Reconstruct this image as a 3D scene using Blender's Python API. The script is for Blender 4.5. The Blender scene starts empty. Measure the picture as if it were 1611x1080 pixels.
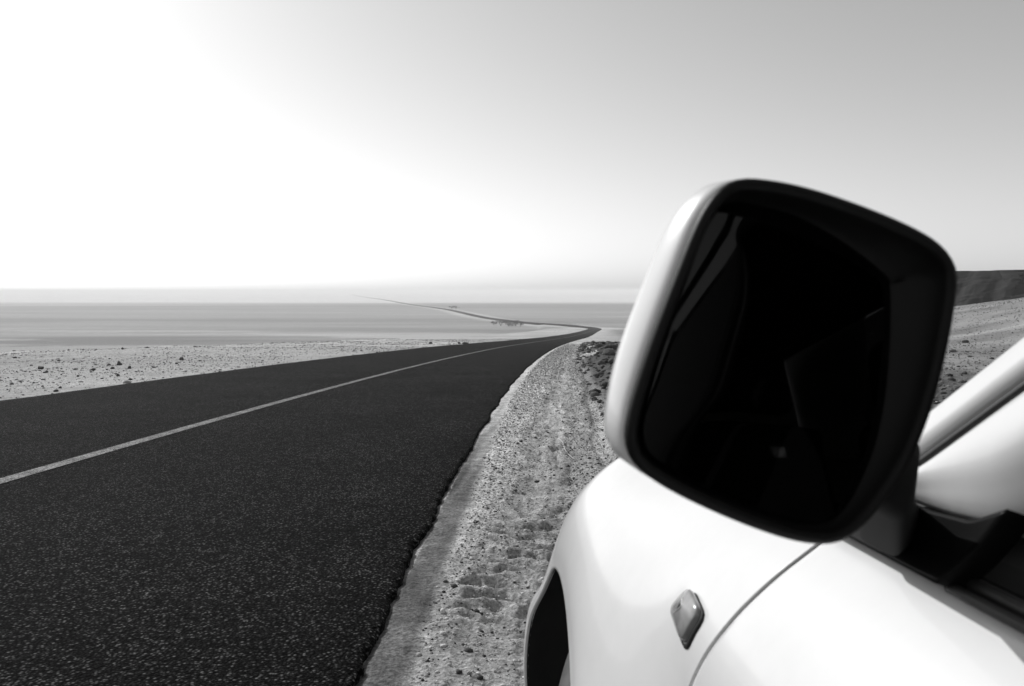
import bpy, bmesh, math
import numpy as np
from mathutils import Vector, Matrix

# ------------------------------------------------------------------ camera, sky, sun, exposure
scene = bpy.context.scene
col = scene.collection
cam_data = bpy.data.cameras.new('camera')
cam = bpy.data.objects.new('camera', cam_data)
col.objects.link(cam)
cam.location = (0, 0, 1.2)
cam.rotation_euler = (math.radians(90 - 3.74), 0, 0)
cam_data.lens = 28.0
cam_data.sensor_width = 36.0
cam_data.clip_start = 0.02
cam_data.clip_end = 100000
cam_data.dof.use_dof = True
cam_data.dof.focus_distance = 3.2
cam_data.dof.aperture_fstop = 11.0
scene.camera = cam

SUN_AZ, SUN_EL = -43.0, 36.0            # degrees from +Y, negative = to the left
world = bpy.data.worlds.new('World')
scene.world = world
world.use_nodes = True
wn, wl = world.node_tree.nodes, world.node_tree.links
wn.clear()
sky = wn.new('ShaderNodeTexSky')
sky.sky_type = 'NISHITA'
sky.sun_disc = False
sky.sun_elevation = math.radians(SUN_EL)
sky.sun_rotation = math.radians(SUN_AZ)
sky.altitude = 0
sky.air_density = 1.3
sky.dust_density = 0.8
sky.ozone_density = 1.0
sep = wn.new('ShaderNodeSeparateColor')
wl.new(sky.outputs[0], sep.inputs[0])
# black-and-white film: a weighted sum of the sky's red, green and blue
def _wsum(src, weight, prev=None):
    m = wn.new('ShaderNodeMath'); m.operation = 'MULTIPLY_ADD'; m.inputs[1].default_value = weight
    m.inputs[2].default_value = 0.0
    wl.new(src, m.inputs[0])
    if prev is not None: wl.new(prev, m.inputs[2])
    return m.outputs[0]
_g = _wsum(sep.outputs[2], 0.10, _wsum(sep.outputs[1], 0.45, _wsum(sep.outputs[0], 0.45)))
bg = wn.new('ShaderNodeBackground')
bg.inputs['Strength'].default_value = 0.132
wo = wn.new('ShaderNodeOutputWorld')
wl.new(_g, bg.inputs['Color'])
wl.new(bg.outputs[0], wo.inputs['Surface'])

sun_data = bpy.data.lights.new('sun', 'SUN')
sun_data.energy = 3.0
sun_data.angle = math.radians(0.53)
sun_data.color = (1.0, 1.0, 1.0)        # the photograph has no colour
sun = bpy.data.objects.new('sun', sun_data)
col.objects.link(sun)
_a, _e = math.radians(SUN_AZ), math.radians(SUN_EL)
sdir = Vector((math.sin(_a) * math.cos(_e), math.cos(_a) * math.cos(_e), math.sin(_e)))
sun.rotation_euler = sdir.to_track_quat('Z', 'Y').to_euler()

scene.view_settings.view_transform = 'Standard'
scene.view_settings.look = 'None'
scene.view_settings.gamma = 1.0
scene.view_settings.use_curve_mapping = False
scene.view_settings.exposure = 0.0
scene.render.engine = 'CYCLES'
scene.cycles.use_denoising = True
scene.cycles.denoiser = 'OPENIMAGEDENOISE'
scene.cycles.denoising_input_passes = 'RGB_ALBEDO_NORMAL'
scene.cycles.denoising_prefilter = 'ACCURATE'
scene.cycles.max_bounces = 8
scene.cycles.volume_bounces = 2
scene.cycles.sample_clamp_indirect = 6.0

# ------------------------------------------------------------------ helpers
def tag(o, label=None, cat=None, group=None, kind=None):
    if label: o['label'] = label
    if cat: o['category'] = cat
    if group: o['group'] = group
    if kind: o['kind'] = kind
    return o

def link(name, me, mat=None, parent=None, smooth=True):
    o = bpy.data.objects.new(name, me)
    col.objects.link(o)
    if mat is not None and not me.materials: me.materials.append(mat)
    if smooth and len(me.polygons):
        me.polygons.foreach_set('use_smooth', np.ones(len(me.polygons), bool))
    if parent is not None: o.parent = parent
    return o

def np_mesh(name, verts, faces):
    """verts (n,3), faces (m,k) with one k"""
    verts = np.asarray(verts, np.float32); faces = np.asarray(faces, np.int32)
    me = bpy.data.meshes.new(name)
    me.vertices.add(len(verts)); me.vertices.foreach_set('co', verts.ravel())
    k = faces.shape[1]
    me.loops.add(faces.size); me.loops.foreach_set('vertex_index', faces.ravel())
    me.polygons.add(len(faces))
    me.polygons.foreach_set('loop_start', np.arange(0, faces.size, k, dtype=np.int32))
    me.polygons.foreach_set('loop_total', np.full(len(faces), k, np.int32))
    me.update(calc_edges=True)
    return me

def set_attr(me, name, vals):
    a = me.attributes.new(name, 'FLOAT', 'POINT')
    a.data.foreach_set('value', np.asarray(vals, np.float32).ravel())

def grid_faces(n, m, wrap=False):
    i = np.arange(n - 1)[:, None]
    mm = m if wrap else m - 1
    j = np.arange(mm)[None, :]
    j2 = (j + 1) % m
    return np.stack([i * m + j + 0 * j2, i * m + j2, (i + 1) * m + j2, (i + 1) * m + j + 0 * j2], -1).reshape(-1, 4)

def grid_obj(name, P, mat, parent=None, wrap=False, flip=False, thick=0.0):
    P = np.asarray(P, float)
    n, m = P.shape[:2]
    F = grid_faces(n, m, wrap)
    if flip: F = F[:, ::-1]
    o = link(name, np_mesh(name, P.reshape(-1, 3), F), mat, parent)
    if thick:
        s = o.modifiers.new('thickness', 'SOLIDIFY'); s.thickness = thick; s.offset = -1
    return o

def mb_obj(name, bm, mat, parent=None, bevel=0.0, smooth=True):
    me = bpy.data.meshes.new(name)
    bmesh.ops.recalc_face_normals(bm, faces=bm.faces)
    bm.to_mesh(me); bm.free()
    o = link(name, me, mat, parent, smooth)
    if bevel:
        b = o.modifiers.new('bevel', 'BEVEL'); b.width = bevel; b.segments = 3; b.limit_method = 'ANGLE'
        b.harden_normals = False
        me.polygons.foreach_set('use_smooth', np.zeros(len(me.polygons), bool))
    return o

def box_bm(bm, x0, x1, y0, y1, z0, z1, M=None):
    r = bmesh.ops.create_cube(bm, size=1.0)
    T = Matrix.Translation(((x0 + x1) / 2, (y0 + y1) / 2, (z0 + z1) / 2)) @ Matrix.Diagonal((x1 - x0, y1 - y0, z1 - z0, 1))
    bmesh.ops.transform(bm, matrix=(M @ T) if M is not None else T, verts=r['verts'])
    return bm

def box_obj(name, x0, x1, y0, y1, z0, z1, mat, parent, bevel=0.01):
    bm = bmesh.new(); box_bm(bm, x0, x1, y0, y1, z0, z1)
    return mb_obj(name, bm, mat, parent, bevel)

def tube(pts, rad, seg=8):
    """verts, faces of a tube along pts with per point radius (closed caps by shrinking)"""
    pts = np.asarray(pts, float); n = len(pts)
    rad = np.broadcast_to(np.asarray(rad, float), (n,))
    T = np.gradient(pts, axis=0); T /= np.linalg.norm(T, axis=1)[:, None]
    ref = np.array([0.0, 0, 1]) if abs(T[0, 2]) < .8 else np.array([1.0, 0, 0])
    A = np.cross(T, ref); A /= np.linalg.norm(A, axis=1)[:, None]
    B = np.cross(T, A)
    t = np.linspace(0, 2 * math.pi, seg, endpoint=False)
    V = pts[:, None] + rad[:, None, None] * (np.cos(t)[None, :, None] * A[:, None] + np.sin(t)[None, :, None] * B[:, None])
    V = np.concatenate([np.repeat(pts[:1, None], seg, 1), V, np.repeat(pts[-1:, None], seg, 1)])
    return V

def sst(a, b, t):
    t = np.clip((np.asarray(t, float) - a) / (b - a), 0, 1)
    return t * t * (3 - 2 * t)

def _hash(ix, iy, s):
    h = (ix.astype(np.int64) * 374761393 + iy.astype(np.int64) * 668265263 + s * 974711) & 0xffffffff
    h = ((h ^ (h >> 13)) * 1274126177) & 0xffffffff
    return ((h ^ (h >> 16)) & 0xffff) / 65535.0

def vnoise(x, y, s=0):
    ix, iy = np.floor(x), np.floor(y)
    fx, fy = x - ix, y - iy
    fx = fx * fx * (3 - 2 * fx); fy = fy * fy * (3 - 2 * fy)
    a, b = _hash(ix, iy, s), _hash(ix + 1, iy, s)
    c, d = _hash(ix, iy + 1, s), _hash(ix + 1, iy + 1, s)
    return (a + (b - a) * fx) * (1 - fy) + (c + (d - c) * fx) * fy

def fbm(x, y, s=0, o=4, g=.5):
    v, a, t = 0.0, 1.0, 0.0
    for i in range(o):
        v = v + a * vnoise(x * 2 ** i + 17.3 * i, y * 2 ** i + 5.1 * i, s + i); t += a; a *= g
    return v / t                      # 0..1

# ------------------------------------------------------------------ terrain and road course
CAM_H = 1.2
_RP = np.array([(-5.6, -40), (-4.95, -15), (-4.62, 0), (-4.36, 10), (-3.85, 20), (-2.97, 31.6), (-1.27, 50.4), (2.9, 91),
                (10.0, 150), (20, 235), (33, 345), (45, 440), (52, 505), (50, 560), (38, 620), (12, 690),
                (-22, 800), (-101, 1210), (-198, 1595), (-380, 2400), (-640, 3500), (-1100, 5500), (-2300, 12000)], float)

def catmull(P, k=24):
    out = []
    Q = np.vstack([2 * P[0] - P[1], P, 2 * P[-1] - P[-2]])
    for i in range(1, len(Q) - 2):
        p0, p1, p2, p3 = Q[i - 1:i + 3]
        d01, d12, d23 = [np.linalg.norm(b - a) ** .5 for a, b in ((p0, p1), (p1, p2), (p2, p3))]
        m1 = (p1 - p0) / d01 - (p2 - p0) / (d01 + d12) + (p2 - p1) / d12
        m2 = (p2 - p1) / d12 - (p3 - p1) / (d12 + d23) + (p3 - p2) / d23
        m1 *= d12; m2 *= d12
        t = np.linspace(0, 1, k, endpoint=False)[:, None]
        h = 2 * t ** 3 - 3 * t ** 2 + 1, t ** 3 - 2 * t ** 2 + t, -2 * t ** 3 + 3 * t ** 2, t ** 3 - t ** 2
        out.append(h[0] * p1 + h[1] * m1 + h[2] * p2 + h[3] * m2)
    out.append(P[-1:])
    return np.vstack(out)

ROAD = catmull(_RP)
_near = ROAD[:np.argmax(ROAD[:, 1] > 545)]
HALF_R, HALF_L = 4.02, 4.02

def road_x(y):
    return np.interp(y, _near[:, 1], _near[:, 0])

_DY = np.array([-60, 0, 31.6, 50.4, 91, 150, 250, 350, 450, 510, 580, 680, 800, 1e6])
_DD = np.array([-1.58, 1.2, 2.66, 3.58, 5.75, 8.75, 13.5, 17.9, 21.8, 24.0, 26.2, 27.7, 28.0, 28.0])
_dy = np.concatenate([np.linspace(-60, 900, 1921)])
_dd = np.interp(_dy, _DY, _DD)
_k = np.hanning(41); _k /= _k.sum()
_dd2 = np.convolve(np.pad(_dd, 20, mode='edge'), _k, 'valid')
_w = sst(-30, -40, _dy) if False else 1.0
_dd = np.where(_dy < -45, _dd, np.where(_dy < 20, np.interp(_dy, _DY, _DD), _dd2))

def road_z(y):
    return CAM_H - np.interp(y, _dy, _dd)

PLAIN = CAM_H - 28.0

def track_d(y):           # lateral course of the wheel track on the verge, from the road's middle
    return np.interp(y, [0, 3.5, 6.4, 14.5, 34, 80], [4.42, 4.50, 4.72, 5.05, 5.3, 5.4]) + .03 * np.sin(y * 1.3)

def ground(x, y, detail=True):
    x = np.asarray(x, float); y = np.asarray(y, float)
    rx = road_x(y)
    d = x - rx
    onroad = sst(900, 500, y)
    z0 = road_z(y)
    # to the left the shelf breaks off towards the plain
    brk = 25.0 + 5 * (fbm(y / 23.0, x * 0 + 3.1, 5, 3) - .5) + np.clip(-y, 0, 60) * .4
    ll = np.clip(-d - brk, 0, None)
    z = z0 - .30 * ll * sst(0, 14, ll) - .004 * np.clip(-d - 4, 0, 22)
    # to the right the desert climbs towards the mesa
    rr = np.clip(x - 14 - .20 * np.clip(y, 0, None), 0, None)
    rr = np.where(rr > 48, 48 + 16 * np.tanh((rr - 48) / 16), rr)
    z = z + .145 * rr * sst(0, 25, rr) * sst(900, 420, y)
    z = np.maximum(z, PLAIN) + .6 * np.exp(-np.abs(z - PLAIN) / 1.5) * 0
    if not detail: return z
    r = np.hypot(x, y)
    offroad = np.clip(np.abs(d) - HALF_R, 0, None)
    er = d - HALF_R
    near = sst(60, 25, r)
    shelf = sst(PLAIN + .5, PLAIN + 3, z)
    # broad unevenness
    amp = sst(1.5, 12, offroad) * shelf
    z = z + amp * (.50 * (fbm(x / 9, y / 9, 11, 4) - .5) + .25 * (fbm(x / 1.7, y / 1.7, 12, 3) - .5) * sst(150, 40, r))
    # verge: a hand's breadth below the asphalt, ruts and tread ridges
    verge = sst(6.5, 4.5, np.abs(d)) * onroad
    z = z - (.020 + .02 * sst(.15, .9, er)) * verge * sst(900, 100, y)
    ra = sst(2.2, .25, np.abs(er - .9)) * near
    z = z + ra * .022 * (fbm(x / .30, y / .45, 21, 4) - .5)
    z = z + ra * (1 - .7 * sst(.32, .18, np.abs(d - track_d(y)))) * sst(.05, .3, er) * .030 * (fbm(x / .045, y / .06, 22, 3) - .5) * sst(14, 5, r)
    td = d - track_d(y)
    wav = fbm(x / .20, y / .28, 31, 3)
    ridge = .7 * np.sin(2 * math.pi * (y / np.interp(y, [2, 5, 10, 20], [.10, .13, .24, .4]) + 1.7 * wav + .4 * td))
    rg = sst(.30, .16, np.abs(td - .03)) * near * sst(2.6, 3.8, y) * (.45 + .9 * fbm(x / .5, y / .9, 33, 2))
    z = z + rg * (.038 * ridge * (.15 + 1.5 * fbm(x / .1, y / .1, 34, 2)) - .024)
    lon = fbm(td / .085 + 40, y / 3.0, 37, 3) - .5
    z = z + .030 * lon * near * sst(.0, .25, er) * sst(2.2, 1.4, er)
    for off, wd, dp in ((.55, .11, .028), (.92, .13, .03), (-.26, .06, .008)):
        ru = np.abs(td - off + .03 * np.sin(y * .7 + off * 9) + .10 * (fbm(x / .5, y / .8, 36, 3) - .5))
        z = z - dp * sst(wd, wd * .3, ru) * near * sst(4.5, 9, y) + .35 * dp * sst(wd, wd * .2, np.abs(ru - wd * 1.2)) * near
    # broken bank on the right of the verge
    bank = sst(1.5, 2.6, er) * sst(16, 5, er) * sst(9, 17, y) * sst(85, 50, y)
    z = z + bank * (.42 * fbm(x / 1.3, y / 2.0, 41, 5) ** 1.3 * 1.2 - .05 * np.clip(er - 2.0, 0, 6))
    # keep the ground under the road slab
    under = sst(HALF_R + .04, HALF_R - .25, np.abs(d)) * onroad
    z = z - under * (.10 + .0016 * np.clip(y, 0, 600))
    return z

def ground_tone(x, y, z):
    """tone of the soil: pale gravel, darker sand sheets, salt; some shade and haze put in"""
    d = x - road_x(y)
    r = np.hypot(x, y)
    er = d - HALF_R
    n1 = fbm(x / 40, y / 40, 51, 4)
    shelf = sst(PLAIN + .3, PLAIN + 9, z + 5 * (fbm(x / 18, y / 12, 66, 3) - .5))
    t = .47 + .16 * (fbm(x / 6, y / 9, 52, 4) - .5)
    # long pale and dark streaks across the far shelf
    t = t + .34 * (fbm(x / 60 + 9, y / 7 - x / 50, 53, 4) - .5) * sst(18, 40, r)
    # right of the road: browner, stonier slope with two pale tracks
    right = sst(6, 14, d) * sst(PLAIN + 4, PLAIN + 9, z)
    t = t * (1 - right) + right * (.26 + .32 * (fbm(x / 12, y / 3.5, 54, 5) - .5))
    for yc, wd in ((66 + .05 * x, 3.0), (205 + .1 * x, 9.0)):
        t = t + right * .13 * sst(wd, wd * .3, np.abs(y - yc + 4 * (fbm(x / 25, y / 25, 55, 3) - .5) * 2))
    # verge: dark strip by the asphalt, pale gravel, darker churned track
    nearv = sst(70, 30, r) * sst(8, 5, np.abs(d))
    td = d - track_d(y)
    e2 = er + .05 * (fbm(x / .2, y / .35, 56, 3) - .5)
    v = .66 + .16 * (fbm(x / .22, y / .5, 57, 4) - .5)
    v = v - .46 * sst(.22, .13, e2) * sst(13, 5, y) * sst(-.05, .0, er)
    v = v - .22 * sst(.34, .20, np.abs(td)) - .24 * sst(.12, .36, td)
    v = v + .36 * (fbm(td / .07 + 40, y / 3.0, 37, 3) - .5) * sst(3.5, 7, y)
    v = v + .10 * sst(.5, .7, fbm(x / .22, y / .9, 58, 4)) * sst(.2, .5, td)
    t = np.where(er > 0, t * (1 - nearv) + nearv * v, t)
    # dark rocky bank, its shade put into the tone too, pale sand patches
    bank = sst(1.4, 2.0, er) * sst(16, 6, er) * sst(9, 15, y) * sst(90, 55, y)
    bn = fbm(x / 1.1, y / 3.2, 59, 4)
    t = t * (1 - bank) + bank * (.085 + .36 * sst(.60, .68, bn))
    # plain
    yy = y - .10 * x
    p = .29 + .20 * (fbm(x / 420, y / 95, 61, 5) - .5) + .13 * (fbm(x / 120, y / 22, 64, 4) - .5) * sst(1500, 700, y) + .04 * (fbm(x / 2200, y / 500, 62, 3) - .5)
    sheet = sst(520, 495, yy + 40 * (fbm(x / 160, y / 40, 63, 3) - .5)) * sst(60, -60, x + 90 + .1 * y)
    p = p - .10 * sheet
    p = p + .20 * sst(.50, .66, fbm(x / 150 + .3, y / 24, 65, 4)) * sst(700, 430, y)
    p = p + .50 * sst(1350, 2250, y + 500 * (fbm(x / 900, y / 260, 67, 4) - .5))  # pale salt flat, whitened further to stand in for distant haze
    p = p + .12 * np.exp(-((y - 860 - .1 * x) / 14) ** 2) * sst(60, 140, x)
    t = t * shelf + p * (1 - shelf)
    return np.clip(t, .04, .78)

def dist_to_road(x, y):
    P = ROAD[ROAD[:, 1] > 400][::4]
    best = np.full(x.shape, 1e9)
    for a, b in zip(P[:-1], P[1:]):
        ab = b - a; L = (ab ** 2).sum()
        t = np.clip(((x - a[0]) * ab[0] + (y - a[1]) * ab[1]) / L, 0, 1)
        best = np.minimum(best, np.hypot(x - a[0] - t * ab[0], y - a[1] - t * ab[1]))
    return best
#@@TERRAIN_END

# ------------------------------------------------------------------ materials
def new_mat(name, color=.5, rough=.6, spec=.5, metallic=0.0, coat=0.0):
    m = bpy.data.materials.new(name); m.use_nodes = True
    b = m.node_tree.nodes['Principled BSDF']
    b.inputs['Base Color'].default_value = (color, color, color, 1)
    b.inputs['Roughness'].default_value = rough
    b.inputs['Specular IOR Level'].default_value = spec
    b.inputs['Metallic'].default_value = metallic
    b.inputs['Coat Weight'].default_value = coat
    b.inputs['Coat Roughness'].default_value = .04
    return m

class NT:
    def __init__(s, m): s.t = m.node_tree; s.n = s.t.nodes; s.l = s.t.links; s.b = s.n['Principled BSDF']
    def node(s, typ, **kw):
        o = s.n.new(typ)
        for k, v in kw.items(): setattr(o, k, v)
        return o
    def link(s, a, b): s.l.new(a, b)
    def coord(s): return s.node('ShaderNodeTexCoord').outputs['Object']
    def noise(s, vec, scale, detail=4, rough=.55):
        n = s.node('ShaderNodeTexNoise'); n.inputs['Scale'].default_value = scale
        n.inputs['Detail'].default_value = detail; n.inputs['Roughness'].default_value = rough
        s.link(vec, n.inputs['Vector']); return n.outputs['Fac']
    def voro(s, vec, scale, out='Color', rnd=1.0):
        n = s.node('ShaderNodeTexVoronoi'); n.inputs['Scale'].default_value = scale
        n.inputs['Randomness'].default_value = rnd
        s.link(vec, n.inputs['Vector']); return n.outputs[out]
    def maprange(s, v, a, b, c, d):
        n = s.node('ShaderNodeMapRange'); s.link(v, n.inputs[0])
        for i, q in enumerate((a, b, c, d)): n.inputs[i + 1].default_value = q
        return n.outputs[0]
    def math(s, op, a, b=None, c=None):
        n = s.node('ShaderNodeMath', operation=op)
        for i, q in enumerate((a, b, c)):
            if q is None: continue
            if hasattr(q, 'links') or hasattr(q, 'is_linked'): s.link(q, n.inputs[i])
            else: n.inputs[i].default_value = q
        return n.outputs[0]
    def grey(s, v): s.link(v, s.b.inputs['Base Color'])
    def bump(s, h, strength, dist):
        n = s.node('ShaderNodeBump'); n.inputs['Strength'].default_value = strength
        n.inputs['Distance'].default_value = dist; s.link(h, n.inputs['Height'])
        s.link(n.outputs[0], s.b.inputs['Normal'])
    def attr(s, name):
        n = s.node('ShaderNodeAttribute'); n.attribute_name = name; return n.outputs['Fac']

def soil_mat():
    m = new_mat('soil', .3, .95, .15); t = NT(m); c = t.coord()
    a = t.attr('tone')
    n1 = t.noise(c, 55, 5, .7)
    n2 = t.noise(c, 7, 4, .6)
    n3 = t.noise(c, .9, 5, .6)
    k = t.math('MULTIPLY', t.maprange(n1, .32, .68, .38, 1.55), t.maprange(n2, .3, .7, .66, 1.34))
    k = t.math('MULTIPLY', k, t.maprange(n3, .3, .7, .85, 1.15))
    k = t.math('MULTIPLY', k, t.maprange(t.noise(c, 19, 5, .75), .55, .67, 1.06, .48))
    t.grey(t.math('MULTIPLY', a, k))
    hgt = t.math('ADD', t.noise(c, 38, 6, .7), t.math('MULTIPLY', n2, 1.5))
    t.bump(hgt, 1.0, .03)
    return m

def asphalt_mat():
    m = new_mat('asphalt', .02, .95, .03); t = NT(m); c = t.coord()
    v = t.voro(c, 84, 'Color')
    sp = t.node('ShaderNodeSeparateColor'); t.link(v, sp.inputs[0])
    stone = t.maprange(sp.outputs[0], 0, 1, .10, 1.5)
    pale = t.math('MULTIPLY', t.maprange(sp.outputs[1], .68, .97, 0, 1), 7.5)
    k = t.math('ADD', stone, pale)
    d = t.voro(c, 84, 'Distance')
    k = t.math('MULTIPLY', k, t.maprange(d, .22, .58, 1.25, .12))
    n = t.noise(c, .7, 5, .6); n2 = t.noise(c, 9, 4, .6)
    k = t.math('MULTIPLY', k, t.maprange(n, .3, .7, .70, 1.30))
    k = t.math('MULTIPLY', k, t.maprange(n2, .3, .7, .65, 1.35))
    t.grey(t.math('MULTIPLY', k, .0150))
    h = t.math('SUBTRACT', t.maprange(sp.outputs[2], 0, 1, .6, 1), d)
    t.bump(h, .9, .006)
    return m

def line_mat():
    m = new_mat('road_paint', .4, .8, .2); t = NT(m); c = t.coord()
    v = t.voro(c, 95, 'Color'); sp = t.node('ShaderNodeSeparateColor'); t.link(v, sp.inputs[0])
    wear = t.math('ADD', t.math('MULTIPLY', sp.outputs[0], .6), t.math('MULTIPLY', t.noise(c, 5, 6, .7), .95))
    t.grey(t.maprange(wear, .42, .92, .36, .03))
    t.bump(t.math('SUBTRACT', 1.0, t.voro(c, 95, 'Distance')), .5, .004)
    return m

def rock_mat(name, lo, hi, sc=9):
    m = new_mat(name, .1, .9, .2); t = NT(m); c = t.coord()
    n = t.noise(c, sc, 6, .65)
    t.grey(t.maprange(n, .3, .7, lo, hi))
    t.bump(n, .6, .03)
    return m

def pebble_mat():
    m = new_mat('pebble', .2, .9, .2); t = NT(m); c = t.coord()
    t.grey(t.math('MULTIPLY', t.attr('tone'), t.maprange(t.noise(c, 120, 3), .3, .7, .75, 1.25)))
    return m

M_SOIL, M_ASPH, M_LINE, M_PEB = soil_mat(), asphalt_mat(), line_mat(), pebble_mat()
M_ROCK = rock_mat('dark_rock', .035, .10)
M_MESA = rock_mat('mesa_rock', .002, .024, .5)
M_MIDROCK = rock_mat('grey_rock', .07, .16)
M_STALK = new_mat('dry_stalk', .42, .8, .2)
M_LEAF = rock_mat('desert_leaf', .035, .075, 3)
M_BARK = rock_mat('bark', .06, .12, 12)

def paint_mat():
    m = new_mat('white_paint', .74, .36, .4, coat=.8); t = NT(m); c = t.coord()
    # a film of road dust
    n = t.noise(c, 6, 6, .65)
    t.grey(t.maprange(n, .35, .75, .785, .70))
    t.link(t.maprange(n, .3, .7, .28, .42), t.b.inputs['Roughness'])
    t.link(t.maprange(n, .35, .75, .03, .10), t.b.inputs['Coat Roughness'])
    return m
M_PAINT = paint_mat()
def plastic(name, colr, rough, bump=.25):
    m = new_mat(name, colr, rough, .5); t = NT(m); c = t.coord()
    n = t.noise(c, 900, 2); t.bump(n, bump, .0006)
    d = t.noise(c, 11, 5, .6)
    t.grey(t.maprange(d, .35, .75, colr * .8, colr * 1.5))
    return m
M_BLACK = plastic('black_plastic', .008, .6)
M_BEZEL = plastic('bezel_black', .0045, .5)
M_BLACK.node_tree.nodes['Principled BSDF'].inputs['Specular IOR Level'].default_value = .07
M_BLACK.node_tree.nodes['Principled BSDF'].inputs['Roughness'].default_value = .75
M_BEZEL.node_tree.nodes['Principled BSDF'].inputs['Specular IOR Level'].default_value = .22
M_MATTE = plastic('matte_black', .008, .7)
M_GLOSSB = new_mat('gloss_black', .006, .36, .07)
M_RUBBER = plastic('rubber', .014, .55)
M_TYRE = plastic('tyre_rubber', .045, .7)
M_SPOT = new_mat('spot_card_white', .8, .7, .3)
M_CLOTH = plastic('seat_cloth', .012, .95)
M_RIM = new_mat('alloy', .45, .35, .5, 1.0)
M_CHROME = new_mat('chrome', .75, .12, .5, 1.0)
M_LAMP = new_mat('lamp_glass', .35, .08, .6, coat=1.0)
M_LINER = plastic('wheel_liner', .010, .8)

def lens_mat():
    m = new_mat('indicator_lens', .24, .22, .5, coat=.8); t = NT(m); c = t.coord()
    t.grey(t.maprange(t.noise(c, 45, 3), .3, .7, .19, .30))
    return m
M_LENS = lens_mat()

def mirror_mat():
    m = new_mat('mirror_glass', .030, .02, .0, 1.0); t = NT(m); c = t.coord()
    n = t.noise(c, 30, 5, .6)                      # faint dust on the glass
    t.link(t.maprange(n, .4, .8, .015, .06), t.b.inputs['Roughness'])
    return m
M_MIRROR = mirror_mat()

def glass_mat(name, tint):
    m = bpy.data.materials.new(name); m.use_nodes = True
    n, l = m.node_tree.nodes, m.node_tree.links; n.clear()
    o = n.new('ShaderNodeOutputMaterial'); mix = n.new('ShaderNodeMixShader')
    tr = n.new('ShaderNodeBsdfTransparent'); tr.inputs[0].default_value = (tint, tint, tint, 1)
    gl = n.new('ShaderNodeBsdfGlossy'); gl.inputs['Roughness'].default_value = .02
    gl.inputs['Color'].default_value = (.9, .9, .9, 1)
    fr = n.new('ShaderNodeFresnel'); fr.inputs[0].default_value = 1.5
    l.new(fr.outputs[0], mix.inputs[0]); l.new(tr.outputs[0], mix.inputs[1]); l.new(gl.outputs[0], mix.inputs[2])
    l.new(mix.outputs[0], o.inputs[0])
    return m
M_GLASS = glass_mat('windscreen_glass', .55)
M_TINT = glass_mat('tinted_glass', .04)

# ------------------------------------------------------------------ ground
def build_ground():
    tan = np.linspace(-.80, .80, 900)
    th = np.arctan(tan)
    th = np.concatenate([th, np.linspace(th[-1], 2 * math.pi + th[0], 72)[1:-1]])
    r1 = np.array([.0004, .25, .5, 1.0, 1.5, 1.9, 2.2])
    r2 = np.concatenate([1503.6 / np.arange(620, 7, -1.0), np.geomspace(218, 760, 80)])
    r3 = 28 * 1253 / np.arange(46.0, 1.75, -.45)
    r3 = r3[r3 > r2[-1]]
    r = np.concatenate([r1, r2[r2 > 2.3], r3])
    Rr, T = np.meshgrid(r, th, indexing='ij')
    x, y = Rr * np.sin(T), Rr * np.cos(T)
    x = x + 0.0; y = y + 0.0
    z = ground(x, y)
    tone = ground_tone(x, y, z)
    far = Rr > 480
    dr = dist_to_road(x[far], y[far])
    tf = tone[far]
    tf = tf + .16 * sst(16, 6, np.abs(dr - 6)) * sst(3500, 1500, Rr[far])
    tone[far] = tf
    V = np.stack([x, y, z], -1)
    n, m = V.shape[:2]
    me = np_mesh('ground', V.reshape(-1, 3), grid_faces(n, m, True)[:, ::-1])
    set_attr(me, 'tone', tone)
    o = link('ground', me, M_SOIL)
    tag(o, 'pale stony desert ground dropping to a wide hazy plain', 'ground', kind='structure')
build_ground()

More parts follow.
